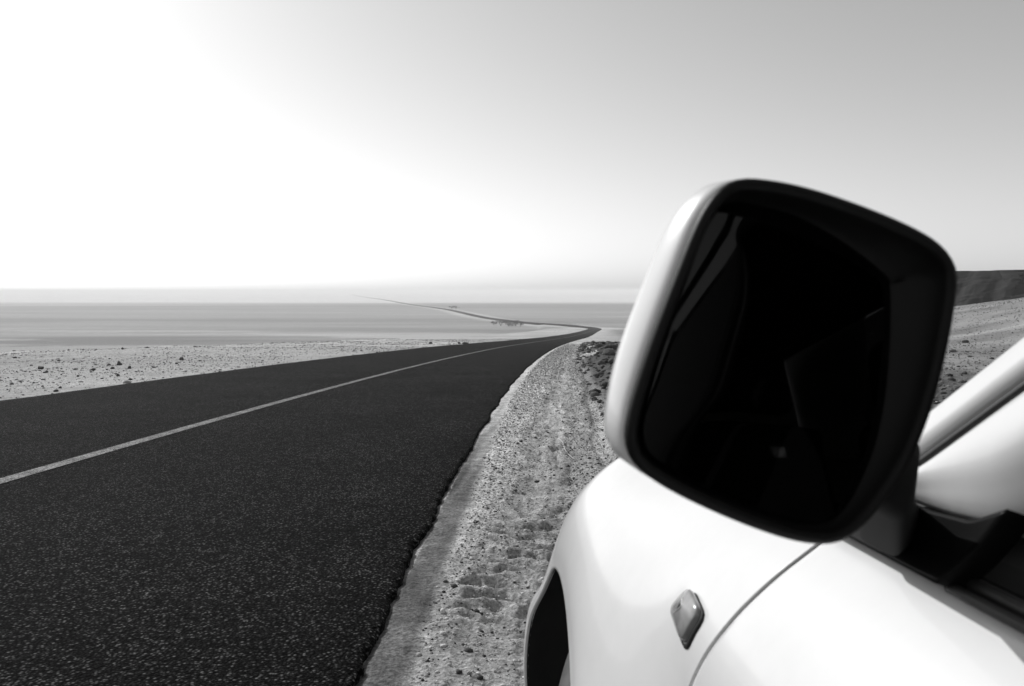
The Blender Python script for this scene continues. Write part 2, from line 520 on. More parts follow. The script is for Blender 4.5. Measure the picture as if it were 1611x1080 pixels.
def build_road():
    P = ROAD
    seg = np.hypot(*np.diff(P, axis=0).T); s = np.concatenate([[0], np.cumsum(seg)])
    i0 = np.argmin(np.abs(P[:, 1])); s0 = s[i0]
    u = [-14.0]
    while u[-1] < s[-1] - s0 - 50: u.append(u[-1] + max(.025, abs(u[-1]) * .0045))
    u = np.array(u)
    px, py = np.interp(u + s0, s, P[:, 0]), np.interp(u + s0, s, P[:, 1])
    tx, ty = np.gradient(px, u), np.gradient(py, u)
    L = np.hypot(tx, ty); nx, ny = ty / L, -tx / L              # to the right
    zz = np.where(py < 900, road_z(py), PLAIN) + .02 + .80 * sst(480, 620, u)
    jr = (.10 * (fbm(u / .9, u * 0, 71, 4) - .5) + .040 * (fbm(u / .16, u * 0, 72, 3) - .5) + .030 * (fbm(u / .05, u * 0, 78, 2) - .5)) * sst(400, 60, u)
    jl = (.12 * (fbm(u / 1.1, u * 0 + 9, 73, 4) - .5)) * sst(400, 60, u)
    inner = np.linspace(-1, 1, 25)
    cols = []
    for k in inner:
        off = np.where(k < 0, k * (HALF_L + jl - .03), k * (HALF_R + jr - .03))
        cols.append((off, np.zeros_like(u)))
    e1 = .008 * fbm(u / .06, u * 0, 74, 2)
    cols = [(-(HALF_L + jl) - .02, -.40 - 1.0 * sst(480, 620, u)), (-(HALF_L + jl), -.02 + 0 * u)] + cols + \
           [(HALF_R + jr - .012, -.004 - e1), (HALF_R + jr, -.016 - e1), (HALF_R + jr - .004, -.045 + 0 * u), (HALF_R + jr - .03, -.40 - 1.0 * sst(480, 620, u))]
    V = []
    for off, dz in cols:
        camb = -.015 * np.abs(off) / 4 * 0
        V.append(np.stack([px + nx * off, py + ny * off, zz + dz + camb + .006 * (fbm((px + nx * off) / 2.2, (py + ny * off) / 2.2, 75, 2) - .5)], -1))
    V = np.stack(V, 1)
    o = grid_obj('road', V, M_ASPH)
    tag(o, 'dark asphalt desert road curving away to the plain', 'road', kind='structure')
    # faded centre line, a sheet 4 mm above the asphalt
    k = u < 420
    c = HALF_R - 3.46
    pts = []
    for off in (c - .075, c - .025, c + .025, c + .075):
        e = .008 * (fbm(u / .15, u * 0 + off * 50, 77, 3) - .5) if abs(off - c) > .05 else 0
        o2 = off + e
        pts.append(np.stack([px + nx * o2, py + ny * o2, zz + .0045 + .00004 * np.abs(u) + .006 * (fbm((px + nx * o2) / 2.2, (py + ny * o2) / 2.2, 75, 2) - .5)], -1)[k])
    o = grid_obj('road_marking', np.stack(pts, 1), M_LINE)
    tag(o, 'worn pale centre line painted along the asphalt road', 'road marking', kind='structure')
build_road()

# ------------------------------------------------------------------ mesa on the right
def build_mesa():
    n, m = 420, 90
    s = np.linspace(0, 1, n)
    # course of the foot of the scarp, left to right
    fx = np.interp(s, [0, .12, .5, 1], [86, 62, 94, 240]); fy = np.interp(s, [0, .12, .5, 1], [320, 188, 150, 123])
    t = np.linspace(0, 1, m)
    tx, ty = np.gradient(fx), np.gradient(fy); L = np.hypot(tx, ty); nx, ny = -ty / L, tx / L     # away from the camera
    gul = fbm(s * 60, s * 0, 81, 4)
    V = []
    top = np.interp(s, [0, .05, .13, .5, 1], [-6, 2.5, 5.25, 5.35, 5.6]) + .10 * (fbm(s * 40, s * 0, 82, 4) - .5)
    for k in t:
        run = 15 * k if k < .62 else 9.3 + 150 * (k - .62)
        gx, gy = fx + nx * (run + (3.5 * (gul - .5) + 4 * (fbm(s * 45 + 3, s * 0 + k * 5, 84, 4) - .5)) * (1 - k)), fy + ny * (run + (3.5 * (gul - .5) + 4 * (fbm(s * 45 + 3, s * 0 + k * 5, 84, 4) - .5)) * (1 - k))
        base = ground(gx, gy, False) - 1.2
        prof = (k / .62) ** .9 if k < .62 else 1.0
        ledge = 1.5 * (fbm(gx / 5, gy / 5 + k * 9, 83, 4) - .5) * (1 if k < .5 else .12)
        zt = base + (top - base) * prof + ledge * min(1, k * 8)
        V.append(np.stack([gx, gy, zt], -1))
    V = np.stack(V, 0)
    o = grid_obj('hill', V, M_MESA, flip=False)
    tag(o, 'low dark flat-topped mesa on the skyline beyond the car', 'hill', kind='structure')
build_mesa()

# ------------------------------------------------------------------ haze
bm = bmesh.new(); box_bm(bm, -21500, 21500, -21500, 21500, PLAIN - 1.2, 13.0)
hz = mb_obj('haze', bm, None, smooth=False)
mh = bpy.data.materials.new('haze'); mh.use_nodes = True
mh.node_tree.nodes.clear()
_o = mh.node_tree.nodes.new('ShaderNodeOutputMaterial'); _v = mh.node_tree.nodes.new('ShaderNodeVolumePrincipled')
_v.inputs['Color'].default_value = (.98, .98, .98, 1)
_v.inputs['Density'].default_value = 0.00033
_v.inputs['Anisotropy'].default_value = .1
mh.node_tree.links.new(_v.outputs[0], _o.inputs['Volume'])
hz.data.materials.append(mh)
tag(hz, 'thin bright desert haze lying over the plain', 'haze', kind='stuff')
#@@SETTING_END
# ------------------------------------------------------------------ the car
CAR_YAW, CAR_PITCH = math.radians(3.7), math.radians(-2.65)
car = bpy.data.objects.new('car', None)
col.objects.link(car)
tag(car, 'white car parked on the gravel verge, door mirror close in front', 'car')
_R = Matrix.Rotation(CAR_YAW, 3, 'Z') @ Matrix.Rotation(CAR_PITCH, 3, 'X')
car.rotation_euler = (CAR_PITCH, 0, CAR_YAW)
car.location = -(_R @ Vector((-1.09, -1.6, 0)))     # car frame: x to the right, y forward, z up, metres

_PX = np.array([-.79, -.845, -.860, -.865, -.866, -.866, -.858, -.835, -.800, -.765, -.742, -.70, -.62])
_PZ = np.array([.24, .30, .45, .60, .72, .80, .87, .92, .963, .992, 1.009, 1.022, 1.035])
def chaikin(a, n=3):
    for _ in range(n):
        b = [a[0]]
        for i in range(len(a) - 1): b += [.75 * a[i] + .25 * a[i + 1], .25 * a[i] + .75 * a[i + 1]]
        b.append(a[-1]); a = np.array(b)
    return a
_SX, _SZ = chaikin(_PX), chaikin(_PZ)
_SH = np.concatenate([[0], np.cumsum(np.hypot(np.diff(_SX), np.diff(_SZ)))]); _SH += .60 - np.interp(.60, _SZ, _SH)
_NX, _NZ = np.gradient(_SZ, _SH), np.gradient(_SX, _SH)
H_BELT = float(np.interp(1.009, _SZ, _SH))
H_TOP = float(_SH[-1])
AX_F, AX_R, ARCH_Z, ARCH_R = -.3278, -2.995, .3670, .4094
def side(y, h):
    """left flank of the body at length y and girth h, with both wheel-arch bulges"""
    y = np.asarray(y, float); h = np.asarray(h, float)
    x = np.interp(h, _SH, _SX); z = np.interp(h, _SH, _SZ)
    nx = -np.interp(h, _SH, _NX); nz = np.interp(h, _SH, _NZ)
    up = sst(.55, .95, h)
    z = z - (-.0086 * sst(-.75, -.1, y) + .7539 * (np.sqrt((y + .2179) ** 2 + .0016) + y + .2179) / 2 - .46 * np.clip(y - .20, 0, None)) * up
    x = x + .30 * np.clip(y - .35, 0, None) ** 1.7 + .40 * np.clip(y - .18, 0, None) * up + .0093 * sst(-.8, 0, y)
    x = x + .25 * np.clip(-3.2 - y, 0, None) ** 1.6
    lo = sst(.05, .30, h)
    A = .1052 - .0545 * sst(.4047, .9706, h)
    r = np.hypot(y - AX_F, h - ARCH_Z)
    b = A * (1 - sst(.4306, .7013, r)) * lo
    r2 = np.hypot(y - AX_R, h - ARCH_Z)
    b = b + .045 * (1 - sst(.43, .62, r2)) * lo
    return np.stack([x + nx * b, y, z + nz * b], -1)

def shut_y(h):     # front edge of the front door
    return np.interp(h, [.24, .5, .7, .80, .85, .892, .935, .985, 1.025, 1.06], [-.775, -.79, -.82, -.852, -.880, -.902, -.918, -.930, -.935, -.936])
_hs = np.linspace(.2, 1.1, 181); _ys = np.convolve(np.pad(shut_y(_hs), 8, mode='edge'), np.ones(17) / 17, 'valid')
def shut(h): return np.interp(h, _hs, _ys)

def panel(name, P, mat, parent, sx, thick=.0025, edge=()):
    """body panel grid; edge: which borders get a flange turned inwards"""
    P = np.array(P, float)
    def inward(Q, d): 
        q = Q.copy(); q[..., 0] += d; return q
    if 'u0' in edge: P = np.concatenate([inward(P[:1], .018), inward(P[:1], .002), P], 0)
    if 'u1' in edge: P = np.concatenate([P, inward(P[-1:], .002), inward(P[-1:], .018)], 0)
    if 'v0' in edge: P = np.concatenate([inward(P[:, :1], .018), inward(P[:, :1], .002), P], 1)
    if 'v1' in edge: P = np.concatenate([P, inward(P[:, -1:], .002), inward(P[:, -1:], .018)], 1)
    if sx > 0: P[..., 0] *= -1
    return grid_obj(name, P, mat, parent, flip=(sx > 0))

def make_fender(sx):
    ys, hb = [], []
    for y in np.linspace(.42, AX_F + ARCH_R + .003, 26): ys.append(y); hb.append(.26 + (ARCH_Z - .26) * float(sst(.10, 0, y - AX_F - ARCH_R)))
    for a in np.linspace(0, math.pi, 90): ys.append(AX_F + ARCH_R * math.cos(a)); hb.append(ARCH_Z + ARCH_R * math.sin(a))
    for y in np.linspace(AX_F - ARCH_R - .003, shut(.6), 24): ys.append(y); hb.append(.26 + (ARCH_Z - .26) * float(sst(.05, 0, AX_F - ARCH_R - y)))
    ys, hb = np.array(ys), np.array(hb)
    t = np.linspace(0, 1, 84)
    Hh = hb[:, None] + (H_TOP - hb[:, None]) * t[None]
    w = sst(AX_F - .25, shut(.6), ys)[:, None]
    Yy = ys[:, None] + (shut(Hh) - shut(.6)) * w
    P = side(Yy, Hh)
    # flange along the lower edge (wheel-arch lip) and the door gap
    lip = P[:, :1].copy(); lip[..., 0] += .004
    lip2 = P[:, :1].copy(); lip2[..., 0] += .008; lip2[..., 1:] += 0
    P = np.concatenate([lip2, lip, P], 1)
    back = P[-1:].copy(); back[..., 0] += .001; back2 = P[-1:].copy(); back2[..., 0] += .004
    P = np.concatenate([P, back, back2], 0)
    if sx > 0: P[..., 0] *= -1
    o = grid_obj('front_fender', P, M_PAINT, car, flip=(sx < 0))
    return o

def liner(yc, sx):
    a = np.linspace(-.35, math.pi + .35, 60)
    rr = ARCH_R + .005
    xs = np.array([-.905, -.885, -.86, -.75, -.60, -.45])
    rad = np.array([rr - .006, rr, rr + .018, rr + .022, rr + .02, rr])
    P = np.zeros((len(a), len(xs), 3))
    P[..., 0] = xs[None]; P[..., 1] = yc + rad[None] * np.cos(a)[:, None]; P[..., 2] = ARCH_Z + rad[None] * np.sin(a)[:, None]
    # follow the lip of the flank at the outer edge
    q = side(P[:, 0, 1], P[:, 0, 2]); P[:, 0, 0] = q[:, 0] + .005; P[:, 0, 2] = q[:, 2]
    P[:, 1, 0] = P[:, 0, 0] + .02; P[:, 2, 0] = P[:, 0, 0] + .05
    inner = P[:, -1:].copy(); inner[..., 1] = yc; inner[..., 2] = ARCH_Z
    P = np.concatenate([P, inner], 1)
    if sx > 0: P[..., 0] *= -1
    return grid_obj('wheel_arch_liner', P, M_LINER, car)

def make_wheel(yc, sx):
    R0, W, xc = .338, .205, -.805
    prof = [(.20, -.085), (.235, -.098), (.275, -.105), (.310, -.102), (.328, -.090), (.336, -.076),
            (.338, -.060), (.338, -.045), (.330, -.043), (.330, -.035), (.338, -.033), (.339, -.012), (.331, -.010), (.331, -.001),
            (.339, .001), (.339, .022), (.331, .024), (.331, .032), (.338, .034), (.338, .060), (.336, .076), (.328, .090), (.310, .102), (.275, .105), (.235, .098), (.20, .085)]
    n = 144
    a = np.linspace(0, 2 * math.pi, n, endpoint=False)
    P = np.zeros((len(prof), n, 3))
    for i, (r, x) in enumerate(prof):
        rr = np.full(n, r)
        if r > .326 and abs(x) > .03:       # shoulder blocks
            rr = rr - .007 * ((np.arange(n) // 2 + (x > 0)) % 3 == 0)
        P[i, :, 0] = xc + x; P[i, :, 1] = yc + rr * np.cos(a + .35 * abs(x)); P[i, :, 2] = .335 + rr * np.sin(a + .35 * abs(x))
    if sx > 0: P[..., 0] *= -1
    def turn(Q):                                    # front wheels steered a little to the right
        if yc != AX_F: return Q
        st, X0 = math.radians(-18), xc * -sx
        q = Q.copy(); dx, dy = Q[..., 0] - X0, Q[..., 1] - yc
        q[..., 0] = X0 + dx * math.cos(st) - dy * math.sin(st); q[..., 1] = yc + dx * math.sin(st) + dy * math.cos(st)
        return q
    w = grid_obj('wheel', turn(P), M_TYRE, car, wrap=True)
    bm = bmesh.new()
    def ring(r0, x0, r1, x1, seg=40):
        c0 = [bm.verts.new(((xc + x0) * -sx, yc + r0 * math.cos(t), .335 + r0 * math.sin(t))) for t in np.linspace(0, 2 * math.pi, seg, endpoint=False)]
        c1 = [bm.verts.new(((xc + x1) * -sx, yc + r1 * math.cos(t), .335 + r1 * math.sin(t))) for t in np.linspace(0, 2 * math.pi, seg, endpoint=False)]
        for i in range(seg): bm.faces.new((c0[i], c0[(i + 1) % seg], c1[(i + 1) % seg], c1[i]))
    ring(.212, -.088, .200, -.07); ring(.200, -.07, .195, .06); ring(.06, -.055, .001, -.06); ring(.06, -.055, .05, -.02)
    for k in range(5):
        t = 2 * math.pi * k / 5 + .3
        Mx = Matrix.Translation(((xc - .062) * -sx, yc, .335)) @ Matrix.Rotation(t, 4, 'X')
        box_bm(bm, -.012, .012, -.028, .028, .04, .205, Mx)
    for v in bm.verts: v.co = Vector(turn(np.array(v.co)[None])[0])
    mb_obj('rim', bm, M_RIM, w)
    return w

def side_x(z): return -.745 + .36 * (z - 1.0)
PIL_A = np.array([side_x(1.009), -.870, 1.009]); PIL_T = np.array([side_x(1.585), -1.598, 1.585])
SIDE_N = np.array([-.9409, 0, .3387])
_a = (PIL_T - PIL_A) / np.linalg.norm(PIL_T - PIL_A)
PIL_E = np.cross(SIDE_N, _a); PIL_E /= np.linalg.norm(PIL_E)
if PIL_E[1] > 0: PIL_E = -PIL_E          # towards the rear and down

def sweep(name, sec, mat, parent, sx, s0=0.0, s1=1.0, n=14, bow=.0):
    t = np.linspace(s0, s1, n)
    P = PIL_A + t[:, None] * (PIL_T - PIL_A)
    P = P + (SIDE_N * bow)[None] * np.sin(math.pi * t)[:, None]
    sec = np.array(sec)
    V = P[:, None] + sec[None, :, :1] * PIL_E + sec[None, :, 1:] * SIDE_N
    if sx > 0: V[..., 0] *= -1
    return grid_obj(name, V, mat, parent, flip=(sx > 0))

def side_pts(yz, off=0.0):
    yz = np.asarray(yz, float)
    return np.stack([side_x(yz[..., 1]), yz[..., 0], yz[..., 1]], -1) + SIDE_N * off

def resample(pts, n):
    pts = np.asarray(pts, float); s = np.concatenate([[0], np.cumsum(np.hypot(*np.diff(pts, axis=0).T))]); u = np.linspace(0, s[-1], n)
    return np.stack([np.interp(u, s, pts[:, 0]), np.interp(u, s, pts[:, 1])], -1)

def make_door(sx):
    hs = np.linspace(.26, H_BELT, 70)
    front = shut(hs) - .0065
    u = np.linspace(0, 1, 60) ** 1.3
    Y = front[None] + u[:, None] * (-1.955 - front[None])
    Hh = np.repeat(hs[None], 60, 0)
    P = side(Y, Hh)
    f1 = P[:1].copy(); f1[..., 0] += .001; f2 = P[:1].copy(); f2[..., 0] += .004
    P = np.concatenate([f2, f1, P], 0)
    b1 = P[-1:].copy(); b1[..., 0] += .02
    P = np.concatenate([P, b1], 0)
    tp = P[:, -1:].copy(); tp[..., 0] += .02; tp[..., 2] += .002
    P = np.concatenate([P, tp], 1)
    if sx > 0: P[..., 0] *= -1
    d = grid_obj('front_door', P, M_PAINT, car, flip=(sx < 0))
    # painted window frame rising behind the pillar
    n = 40
    U = np.array([PIL_A[1:] + t * (PIL_T - PIL_A)[1:] + .043 * PIL_E[1:] for t in np.linspace(.155, 1, n)])
    Lw = resample([(-.985, 1.056), (-1.064, 1.057), (-1.118, 1.0605), (-1.146, 1.075), (-1.172, 1.098), (-1.215, 1.13), (-1.660, 1.485)], n)
    t = np.linspace(0, 1, 17)
    G = U[:, None] * (1 - t[None, :, None]) + Lw[:, None] * t[None, :, None]
    offs = .002 + .004 * np.sin(math.pi * np.clip(t * 1.4, 0, 1)) - .034 * np.clip((t - .36) / .64, 0, 1) ** 1.7
    offm = .004 * np.sin(math.pi * np.clip(t * 1.4, 0, 1)) + .002
    wv = .12 + .88 * sst(.10, .24, np.linspace(0, 1, n))[:, None]
    V = side_pts(G) + SIDE_N * (offm[None] * (1 - wv) + offs[None] * wv - .012 * (1 - sst(.10, .24, np.linspace(0, 1, n))[:, None]) * (t[None] ** 6))[..., None]
    inn = V[:, -1:] - SIDE_N * .02; inn0 = V[:, :1] - SIDE_N * .02
    V = np.concatenate([inn0, V, inn], 1)
    if sx > 0: V[..., 0] *= -1
    fr = grid_obj('window_frame', V, M_PAINT, d, flip=(sx < 0))
    # frame along the roof and the pillar behind the door
    q = resample([(-1.598, 1.56), (-1.70, 1.575), (-1.98, 1.58), (-1.98, 1.30), (-1.97, 1.01)], 30)
    qi = resample([(-1.62, 1.46), (-1.70, 1.535), (-1.90, 1.54), (-1.90, 1.30), (-1.89, 1.01)], 30)
    V = np.stack([side_pts(q, -.004), side_pts(q, .004), side_pts(qi, .004), side_pts(qi, -.02)], 1)
    if sx > 0: V[..., 0] *= -1
    grid_obj('door_pillar', V, M_GLOSSB, d, flip=(sx < 0))
    # belt seal: two rubber lips
    for k, (dx, dz, r) in enumerate(((-.004, .004, .0045), (.009, .008, .0055))):
        ys = np.linspace(-1.112, -1.95, 30)
        b = side(ys, np.full(30, H_BELT)); b[:, 0] += dx; b[:, 2] += dz
        V = tube(b, r, 8)
        if sx > 0: V[..., 0] *= -1
        grid_obj('belt_seal', V, M_RUBBER, d, wrap=True)
    # gloss black corner cover below the frame
    bot = resample([(-.930, 1.0115), (-1.02, 1.0115), (-1.085, 1.0115), (-1.114, 1.0115)], 26)
    topc = resample([(-.975, 1.056), (-1.064, 1.0555), (-1.115, 1.0595), (-1.143, 1.074)], 26)
    t = np.linspace(0, 1, 14)
    G = bot[:, None] * (1 - t[None, :, None]) + topc[:, None] * t[None, :, None]
    offs = .0045 + .011 * (1 - t) ** 3
    V = side_pts(G) + SIDE_N * offs[None, :, None]
    e0 = V[:, :1] - SIDE_N * .02; e1 = V[:, -1:] - SIDE_N * .012
    V = np.concatenate([e0, V, e1], 1)
    r1 = V[-1:] + np.array([0, -.0012, 0]) - SIDE_N * .0015; r2 = V[-1:] + np.array([0, -.002, 0]) - SIDE_N * .02
    V = np.concatenate([V, r1, r2], 0)
    if sx > 0: V[..., 0] *= -1
    grid_obj('corner_cover', V, M_GLOSSB, d, flip=(sx < 0))
    # handle
    hy = np.linspace(-1.70, -1.90, 12); hp = side(hy, np.full(12, .90)); hp[:, 0] -= .012 + .022 * np.sin(np.linspace(0, math.pi, 12)) ** .5
    V = tube(hp, .012, 10)
    if sx > 0: V[..., 0] *= -1
    grid_obj('door_handle', V, M_PAINT, d, wrap=True)
    if sx > 0:      # the passenger's window is up
        q0 = resample([(-1.14, 1.02), (-1.23, 1.12), (-1.66, 1.47), (-1.90, 1.54)], 24); q1 = resample([(-1.14, 1.0), (-1.40, 1.0), (-1.90, 1.0)], 24)
        V = np.stack([side_pts(q0, -.012), side_pts(q1, -.012)], 1); V[..., 0] *= -1
        grid_obj('side_window', V, M_TINT, d)
    return d

def make_rear_side(sx):
    hs = np.linspace(.26, H_BELT, 40)
    def put(name, Y, Hh):
        P = side(Y, Hh)
        tp = P[:, -1:].copy(); tp[..., 0] += .02
        P = np.concatenate([P, tp], 1)
        if sx > 0: P[..., 0] *= -1
        return grid_obj(name, P, M_PAINT, car, flip=(sx < 0))
    yr = np.interp(hs, [.26, .75, .80, H_BELT], [-2.580, -2.584, -2.62, -2.97])
    u = np.linspace(0, 1, 30)
    Y = -1.961 + u[:, None] * (yr[None] + 1.961)
    rd = put('rear_door', Y, np.repeat(hs[None], 30, 0))
    hy = np.linspace(-2.62, -2.82, 12); hp = side(hy, np.full(12, .92)); hp[:, 0] -= .012 + .022 * np.sin(np.linspace(0, math.pi, 12)) ** .5
    V = tube(hp, .012, 10)
    if sx > 0: V[..., 0] *= -1
    grid_obj('door_handle', V, M_PAINT, rd, wrap=True)
    q0 = resample([(-2.0, 1.55), (-2.7, 1.53)], 10); q1 = resample([(-2.0, 1.012), (-2.86, 1.012)], 10)
    V = np.stack([side_pts(q0, -.006), side_pts(q1, -.006)], 1)
    if sx > 0: V[..., 0] *= -1
    grid_obj('side_window', V, M_TINT, rd)
    # rear quarter round the wheel
    t = np.linspace(0, 1, 40)
    ys, hb, ht = [], [], []
    for a in np.linspace(0, math.pi, 50):
        y = AX_R + ARCH_R * math.cos(a); ys.append(y); hb.append(ARCH_Z + ARCH_R * math.sin(a))
    for y in np.linspace(AX_R - ARCH_R - .001, -3.70, 16): ys.append(y); hb.append(.30)
    ys, hb = np.array(ys), np.array(hb)
    Hh = hb[:, None] + (H_BELT - hb[:, None]) * t[None]
    lim = np.interp(Hh, hs, yr) - .005
    P = side(np.minimum(ys[:, None], lim), Hh)
    lip = P[:, :1].copy(); lip[..., 0] += .03
    P = np.concatenate([lip, P], 1)
    if sx > 0: P[..., 0] *= -1
    rf = grid_obj('rear_fender', P, M_PAINT, car, flip=(sx < 0))
    q0 = resample([(-2.695, 1.57), (-3.48, 1.57)], 10); q1 = resample([(-2.85, 1.005), (-3.72, 1.005)], 10)
    V = np.stack([side_pts(q0, -.03), side_pts(q0, .002), side_pts(q1, .002), side_pts(q1, -.03)], 1)
    if sx > 0: V[..., 0] *= -1
    grid_obj('rear_pillar', V, M_PAINT, car)
    return rf

def make_mirror(sx):
    O = np.array([(-.0232, .0986), (.0049, .0944), (.0368, .0844), (.0655, .0732), (.0836, .0629), (.092, .05), (.091, .0344), (.0855, .003), (.077, -.0284),
                  (.0663, -.0545), (.0539, -.0735), (.0378, -.0924), (.0235, -.0998), (.0021, -.0977), (-.0262, -.0877), (-.0542, -.0752), (-.0751, -.0638),
                  (-.0878, -.0534), (-.0916, -.0403), (-.0889, -.0233), (-.0785, .009), (-.0647, .0447), (-.0527, .0753), (-.044, .0889), (-.0353, .0965)])
    cl = np.vstack([O, O[:1]])
    for _ in range(3):
        nx = []
        for i in range(len(cl) - 1): nx += [.75 * cl[i] + .25 * cl[i + 1], .25 * cl[i] + .75 * cl[i + 1]]
        nx.append(nx[0]); cl = np.array(nx)
    cl = resample(cl, 121)[:-1]
    T = np.roll(cl, -1, 0) - np.roll(cl, 1, 0); T /= np.linalg.norm(T, axis=1)[:, None]
    N = np.stack([-T[:, 1], T[:, 0]], -1)             # outward for a clockwise outline
    if ((N * cl).sum(1)).mean() < 0: N = -N
    C = np.array([-.911, -1.235, 1.180])
    def ring(inset, y, scale=1.0, shift=(0, 0)):
        low = sst(-.075, .045, cl[:, 0] * .8 - cl[:, 1] * .75)[:, None]      # the inboard underside is cut away
        q = (cl - N * (inset + low * np.clip(y - .006, 0, .06) * 1.0)) * scale + np.array(shift)
        return np.stack([C[0] + q[:, 0], np.full(len(q), C[1] + y), C[2] + q[:, 1]], -1)
    def put(name, rings, mat, parent, flip=False):
        P = np.stack(rings, 0)
        if sx > 0: P[..., 0] *= -1
        return grid_obj(name, P, mat, parent, wrap=True, flip=flip != (sx > 0))
    cap = put('wing_mirror', [ring(.004, .004), ring(0, .0035), ring(-.002, .010, 1, (-.002, 0)), ring(-.0035, .020, 1, (-.0055, -.001)), ring(-.002, .033, 1, (-.008, -.002)),
                              ring(.002, .046, .985, (-.007, 0)), ring(.005, .058, .93, (-.003, .002)), ring(.008, .069, .83, (0, .004)),
                              ring(.010, .078, .66, (0, .005)), ring(.01, .084, .42, (0, .005)), ring(.0, .087, .10, (0, .005)), ring(0, .0875, .001, (0, .005))], M_PAINT, car)
    # black plastic lower half of the housing
    cap.data.materials.append(M_BLACK)
    for p in cap.data.polygons:
        c0 = p.center
        qx, qz = abs(c0[0]) - abs(C[0]), c0[2] - C[2]
        if -qx * .8 - qz * .75 > .030: p.material_index = 1
    put('mirror_rim', [ring(.003, .012), ring(-.0005, .0035), ring(-.0006, -.001), ring(.0008, -.0035), ring(.0035, -.0042), ring(.0055, -.003), ring(.0062, .000),
                       ring(.0070, .008), ring(.0080, .0150), ring(.0095, .0225), ring(.016, .026)], M_BEZEL, cap)
    # the glass: slightly domed, turned in and up towards the driver
    gy, gp = math.radians(5.0), math.radians(5.5)
    rings = []
    for k, s in enumerate((1.0, .985, .9, .75, .55, .35, .15, .001)):
        q = (cl - N * .0098) * s
        dome = -.003 * (1 - s * s)
        yy = .0125 + dome + q[:, 0] * math.tan(gy) + q[:, 1] * math.tan(gp)
        rings.append(np.stack([C[0] + q[:, 0], C[1] + yy, C[2] + q[:, 1]], -1))
    put('mirror_glass', rings, M_MIRROR, cap, True)
    # neck from the housing to the corner of the door
    secs = []
    for (cx, cy, cz, wy, wz) in ((-.870, -1.178, 1.145, .026, .032), (-.835, -1.160, 1.122, .032, .032), (-.80, -1.13, 1.098, .034, .028), (-.765, -1.065, 1.052, .034, .024), (-.726, -1.01, 1.038, .034, .018)):
        t = np.linspace(0, 2 * math.pi, 28, endpoint=False)
        e = .45
        secs.append(np.stack([np.full(28, cx) + .25 * wz * np.sign(np.sin(t)) * np.abs(np.sin(t)) ** e, cy + wy * np.sign(np.cos(t)) * np.abs(np.cos(t)) ** e, cz + wz * np.sign(np.sin(t)) * np.abs(np.sin(t)) ** e], -1))
    P = np.stack(secs, 0)
    if sx > 0: P[..., 0] *= -1
    grid_obj('mirror_neck', P, M_BLACK, cap, wrap=True)
    return cap

def make_indicator(sx):
    # lozenge-shaped side repeater lying on the flank
    K = [(-.808, .918), (-.859, .909), (-.845, .866), (-.783, .881)]
    K = np.array(K); c = K.mean(0)
    cl = np.vstack([K, K[:1]])
    for _ in range(2):
        q = []
        for i in range(len(cl) - 1): q += [.86 * cl[i] + .14 * cl[i + 1], .14 * cl[i] + .86 * cl[i + 1]]
        q.append(q[0]); cl = np.array(q)
    cl = resample(cl, 101)[:-1]
    def ring(s, lift, ridge=False):
        q = c + (cl - c) * s
        P = side(q[:, 0], q[:, 1])
        n = np.array([-.80, 0, .60])
        return P + n * lift
    ridge = np.array([(-.815, .905), (-.8245, .896), (-.811, .884)])
    NR = np.array([-.80, 0, .60])
    base = []
    for sc_, lift in ((1.13, -.004), (1.12, .0015), (1.06, .0032), (.98, .0028)):
        q = c + (cl - c) * sc_ + np.array([-.0035, -.0022]); base.append(side(q[:, 0], q[:, 1]) + NR * lift)
    base = np.stack(base, 0)
    rs = resample(ridge, 41)
    wq = np.exp(-((cl[:, None] - rs[None]) ** 2).sum(-1) / (2 * .0085 ** 2) + 3); near = (wq[..., None] * rs[None]).sum(1) / wq.sum(1)[:, None]
    rings = []
    for f, lift in ((0, -.002), (0, .0068), (.05, .0082), (.35, .0094), (.7, .0108), (.97, .0118), (1.0, .0118)):
        q = cl * (1 - f) + near * f; rings.append(side(q[:, 0], q[:, 1]) + NR * lift)
    lens = np.stack(rings, 0)
    if sx > 0: base[..., 0] *= -1; lens[..., 0] *= -1
    o = grid_obj('indicator_lamp', base, M_MATTE, car, wrap=True, flip=(sx < 0))
    grid_obj('lens', lens, M_LENS, o, wrap=True, flip=(sx < 0))
    rd = []
    for (y0, h0) in resample(ridge, 9):
        rd.append(side(y0, h0) + NR * .0113)
    V = tube(np.array(rd), [.0003, .0009, .0012, .0014, .0015, .0014, .0013, .0009, .0003], 6)
    if sx > 0: V[..., 0] *= -1
    grid_obj('ridge_highlight', V, M_LAMP, o, wrap=True)  # paler tube added as a highlight along the lens ridge

def make_seat(x):
    s = box_obj('front_seat', x - .25, x + .25, -2.05, -1.55, .42, .58, M_CLOTH, car, .05)
    Mb = Matrix.Translation((x, -2.08, .55)) @ Matrix.Rotation(math.radians(18), 4, 'X')
    bm = bmesh.new(); box_bm(bm, -.24, .24, -.06, .07, 0, .62, Mb); mb_obj('backrest', bm, M_CLOTH, s, .05)
    bm = bmesh.new(); box_bm(bm, -.018, .018, .0695, .0725, .515, .543, Mb); mb_obj('mirror_spot_card', bm, M_SPOT, s)  # added card, invented for the bright spot in the door mirror
    bm = bmesh.new(); box_bm(bm, -.13, .13, -.04, .06, .66, .86, Mb); mb_obj('headrest', bm, M_CLOTH, s, .04)

